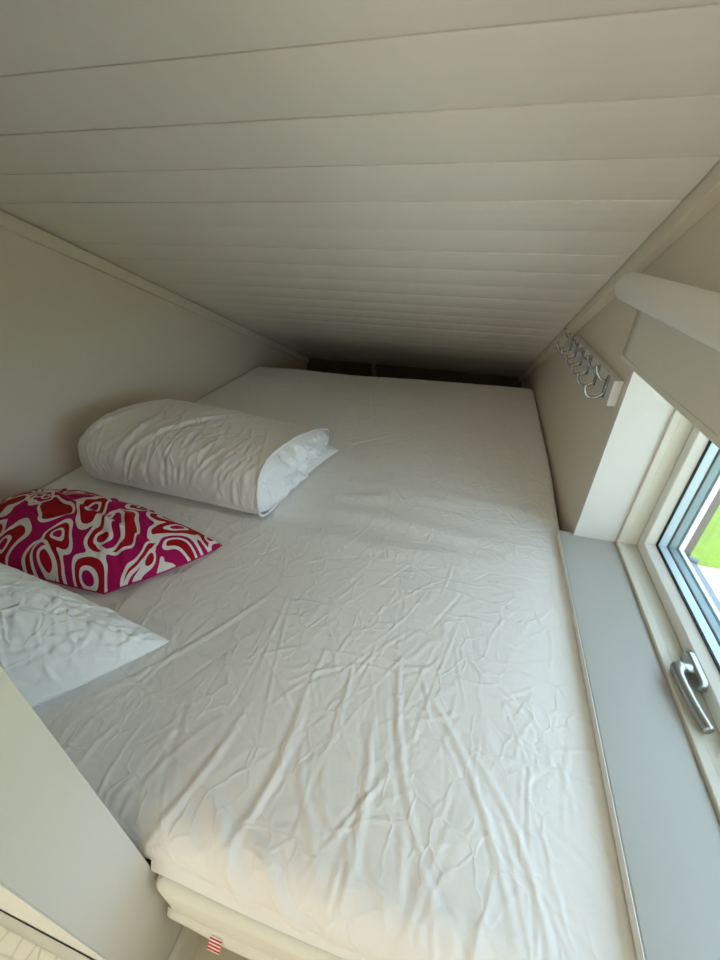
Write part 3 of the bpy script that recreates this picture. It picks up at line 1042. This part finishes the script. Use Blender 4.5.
# generic soft cushion from four plan corners
def soft(name, corners, thick, z0, mat, parent, crs, seed, nuv=120, rim=0.012, power=0.55, pinch=0.06, noise=0.003, lift=None, flat_bottom=0.25, grow=None):
    u = np.linspace(-1, 1, nuv)
    # denser toward the rim
    u = np.sign(u) * (1 - (1 - np.abs(u)) ** 1.35)
    Ug, Vg = np.meshgrid(u, u, indexing='ij')
    A, B, C, D_ = [np.array(c, float) for c in corners]
    k = pinch
    Up = Ug * (1 - k * (1 - Vg ** 2) * np.abs(Ug) ** 3)
    Vp = Vg * (1 - k * (1 - Ug ** 2) * np.abs(Vg) ** 3)
    w = [(1 - Up) * (1 - Vp) / 4, (1 + Up) * (1 - Vp) / 4, (1 + Up) * (1 + Vp) / 4, (1 - Up) * (1 + Vp) / 4]
    P = sum(wi[..., None] * c for wi, c in zip(w, (A, B, C, D_)))
    f = ((1 - np.abs(Ug) ** 2.4) * (1 - np.abs(Vg) ** 2.4)).clip(0) ** power
    rimh = z0 + rim + P[..., 2]
    rimz = rimh
    # seam sits higher in the middle of each side than at the corners
    cornerness = (np.abs(Ug) * np.abs(Vg)) ** 2
    rimz = rimh + thick * 0.12 * (1 - cornerness)
    if grow is not None:
        f = f * grow(P[..., 0], P[..., 1])
    hx = creases(P[..., 0], P[..., 1], crs) + noise * vnoise(P[..., 0] * 14, P[..., 1] * 14, seed=seed) + noise * 0.4 * vnoise(P[..., 0] * 40, P[..., 1] * 40, seed=seed + 1)
    rimfade = np.clip((1 - np.maximum(np.abs(Ug), np.abs(Vg))) / 0.06, 0, 1)
    top = rimz + thick * 0.78 * f + hx * (0.25 + 0.75 * rimfade)
    bot = np.maximum(rimz - thick * flat_bottom * 1.2 * f - 0.001, z0 + 0.003 + P[..., 2] * 0.5)
    if lift is not None:
        dl = lift(P[..., 0], P[..., 1])
        top, bot = top + dl, bot + dl
    bot = np.minimum(bot, top - 0.002)
    bd = np.maximum(np.abs(Ug), np.abs(Vg)) > 0.9999
    mid_ = (top + bot) / 2
    top = np.where(bd, mid_, top)
    n = nuv
    vt = np.stack([P[..., 0], P[..., 1], top], -1).reshape(-1, 3)
    vb = np.stack([P[..., 0], P[..., 1], bot], -1).reshape(-1, 3)
    idx = -np.ones(n * n, int)
    bdf = bd.reshape(-1)
    idx[bdf] = np.nonzero(bdf)[0]
    nb = np.nonzero(~bdf)[0]
    idx[nb] = n * n + np.arange(len(nb))
    verts = np.vstack([vt, vb[nb]])
    ft = grid_faces(n, n)
    fb = idx[ft][:, ::-1]
    o = pydata(name, verts, np.vstack([ft, fb]), mat)
    me = o.data
    uvl = me.uv_layers.new(name='flat')
    li = np.empty(len(me.loops), int)
    me.loops.foreach_get('vertex_index', li)
    uvl.data.foreach_set('uv', verts[li][:, :2].astype(np.float32).ravel() + np.tile([2.0, 2.0], len(li)).astype(np.float32))
    # the seam line itself
    ring = [i * n for i in range(n)] + [(n - 1) * n + j for j in range(1, n)] + [i * n + n - 1 for i in range(n - 2, -1, -1)] + [j for j in range(n - 2, 0, -1)]
    if parent is not None:
        keep(o, parent)
    return o, [verts[i] for i in ring]


# loose lower fold of the duvet, poking out to the right
crs = [(rd.uniform(-0.75, -0.45), rd.uniform(1.0, 1.4), rd.uniform(0, PI), rd.uniform(0.05, 0.15), 0.007, rd.uniform(0.002, 0.005), 0.1) for _ in range(26)]
soft('lower_fold', [(-0.80, 0.93, 0.0), (-0.505, 0.93, 0.0), (-0.440, 1.26, 0.004), (-0.80, 1.36, 0.0)], 0.075, MT + 0.004, M['duvet'], dv, crs, 41, 80, 0.006, 0.45, 0.02)

# ------------------------------------------------------------------ pillows
rp_ = random.Random(23)
rcz = [(-0.86, 0.585, -0.20, 0.55, 0.010, 0.010, 0.06), (-0.80, 0.62, -0.25, 0.35, 0.010, 0.004, 0.03), (-0.72, 0.54, -0.9, 0.2, 0.012, 0.006, 0.1), (-0.95, 0.52, 0.3, 0.3, 0.014, 0.006, 0.1)]
rcz += [(rp_.uniform(-1.2, -0.6), rp_.uniform(0.42, 0.7), rp_.gauss(-0.3, 0.5), rp_.uniform(0.06, 0.2), 0.008, rp_.uniform(0.001, 0.004), 0.1) for _ in range(30)]
red = tag(empty('patterned_cushion', (-0.9, 0.56, MT)), 'red and magenta cushion printed with curling white outlines', 'cushion')
ro, ring = soft('cushion_cover', [(-1.24, 0.45, 0.0), (-0.722, 0.455, 0.0), (-0.562, 0.675, 0.0), (-1.20, 0.735, 0.0)], 0.125, MT + 0.003, M['print'], red, rcz, 51, 130, 0.008, 0.65, -0.12, 0.004)
bm = bmesh.new()
tube(bm, [tuple(p) for p in ring[::2]] + [tuple(ring[0])], 0.0018, 6, cap=False)
keep(obj('seam', bm, M['print'], None, smooth=True), red)

wcz = [(rp_.uniform(-1.0, -0.52), rp_.uniform(0.2, 0.44), rp_.uniform(0, PI), rp_.uniform(0.05, 0.2), rp_.uniform(0.003, 0.006), rp_.uniform(0.001, 0.0032), 0.12) for _ in range(150)]
wh = tag(empty('white_pillow', (-0.85, 0.28, MT)), 'crumpled white pillow in front of the patterned cushion beside the partition', 'pillow')
wo, ring = soft('pillowcase', [(-1.2, 0.135, 0.0), (-0.690, 0.150, 0.0), (-0.502, 0.392, 0.0), (-1.15, 0.405, 0.0)], 0.185, MT + 0.004, M['pillow'], wh, wcz, 61, 150, 0.008, 0.70, -0.10, 0.004, grow=lambda x, y: 0.92 + 0.45 * (1 - smoothstep(-0.92, -0.58, x)))
bm = bmesh.new()
tube(bm, [tuple(p) for p in ring[::2]] + [tuple(ring[0])], 0.0018, 6, cap=False)
keep(obj('seam', bm, M['pillow'], None, smooth=True), wh)

# ------------------------------------------------------------------ hook rail
hr = tag(empty('hook_rail', (XR, 1.32, 0.81)), 'white wooden rail with six metal coat hooks on the right wall', 'coat rack')
zr = lambda y: -0.024 * (y - 1.01)
bm = bmesh.new()
ya, yb = 1.008, 1.60
prism_x(bm, [(ya, 0.790), (yb, 0.790 + zr(yb)), (yb, 0.850 + zr(yb) - 0.005), (ya, 0.850)], 0.300, XR - 0.0005)
keep(obj('rail_board', bm, M['white'], None, bevel=0.002), hr)
hooks = []
def make_hook():
    bm = bmesh.new()
    # back plate
    tube(bm, [(0.2995, 0, 0.024), (0.2965, 0, 0.024)], [(0.007, 0.007)] * 2, 12, up=(0, 0, 1))
    box(bm, 0.2955, 0.2999, -0.0065, 0.0065, -0.022, 0.024)
    tube(bm, smooth_pts([(0.2975, 0, 0.016), (0.287, 0, 0.018), (0.277, 0, 0.025), (0.269, 0, 0.037), (0.266, 0, 0.046)], 5), 0.0032, 10, up=(0, 1, 0))
    tube(bm, smooth_pts([(0.2975, 0, -0.012), (0.292, 0, -0.020), (0.279, 0, -0.026), (0.265, 0, -0.023), (0.257, 0, -0.011), (0.2555, 0, 0.001)], 5), 0.0036, 10, up=(0, 1, 0))
    for c in ((0.266, 0, 0.047), (0.2555, 0, 0.001)):
        r_ = bmesh.ops.create_icosphere(bm, subdivisions=2, radius=0.0046)
        bmesh.ops.translate(bm, verts=r_['verts'], vec=c)
    return obj('coat_hook', bm, M['chrome'], None, smooth=True)
h0 = make_hook()
for k in range(6):
    o = h0 if k == 0 else h0.copy()
    if k:
        COL.objects.link(o)
    y = 1.052 + 0.1025 * k
    o.location = (0, y, 0.820 + zr(y))
    keep(o, hr)

# ------------------------------------------------------------------ roller blind
rb = tag(empty('roller_blind', (0.28, 0.3, 1.03)), 'white roller blind pulled partly down over the window', 'blind')
bm = bmesh.new()
tz = lambda y: 1.036 + 0.010 * (1.03 - y)
pts = [(0.2755, 1.038, tz(1.03)), (0.2755, 1.034, tz(1.03)), (0.2755, 1.028, tz(1.03)), (0.2755, 0.4, tz(0.4)), (0.2755, -0.35, tz(-0.35))]
tube(bm, pts, [(0.020, 0.020), (0.0258, 0.0258), (0.0275, 0.0275), (0.0275, 0.0275), (0.0275, 0.0275)], 40)
keep(obj('blind_roll', bm, M['roll'], None, smooth=True), rb)
bm = bmesh.new()
V, F = [], []
ny, nz2 = 40, 12
bz = lambda y: 0.893 + 0.026 * (1.045 - y)
for i in range(ny):
    y = 1.03 + (-0.34 - 1.03) * i / (ny - 1)
    for k in range(nz2):
        f = k / (nz2 - 1)
        V.append((0.3035 + 0.0006 * math.sin(y * 13) * f, y, tz(y) * (1 - f) + bz(y) * f))
for i in range(ny - 1):
    for k in range(nz2 - 1):
        F.append((i * nz2 + k, i * nz2 + k + 1, (i + 1) * nz2 + k + 1, (i + 1) * nz2 + k))
fb_ = keep(pydata('blind_fabric', V, F, M['blind']), rb)
md = fb_.modifiers.new('thick', 'SOLIDIFY'); md.thickness = 0.0012; md.offset = 0
bm = bmesh.new()
for y0_, y1_ in ((1.03, -0.34),):
    vs = [bm.verts.new((x, y, bz(y) + z)) for y in (y0_, y1_) for x, z in ((0.3022, -0.001), (0.3052, -0.001), (0.3052, 0.010), (0.3022, 0.010))]
    for f in ((0, 1, 2, 3), (7, 6, 5, 4), (0, 4, 5, 1), (1, 5, 6, 2), (2, 6, 7, 3), (3, 7, 4, 0)):
        bm.faces.new([vs[i] for i in f])
keep(obj('bottom_bar', bm, M['blind'], None, bevel=0.001), rb)

# ------------------------------------------------------------------ small pipe on the low back wall
bm = bmesh.new()
tube(bm, [(-0.735, YB - 0.02, 0.0), (-0.735, YB - 0.02, 0.16), (-0.745, YB - 0.02, ceil_z(YB) + 0.003)], 0.018, 16)
tag(obj('pipe', bm, M['pipe'], None, smooth=True), 'short grey pipe standing in the dark gap behind the bed', 'pipe')

# ------------------------------------------------------------------ step beside the partition
st = tag(empty('step', (-0.8, -0.3, 0)), 'white step with a hexagon patterned tread at the foot of the partition', 'step')
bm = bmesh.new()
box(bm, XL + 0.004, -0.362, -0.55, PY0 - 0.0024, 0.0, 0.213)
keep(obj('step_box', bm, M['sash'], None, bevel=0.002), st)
bm = bmesh.new()
box(bm, XL + 0.03, -0.380, -0.52, PY0 - 0.014, 0.2125, 0.2155)
keep(obj('tread', bm, M['hex'], None, bevel=0.001), st)
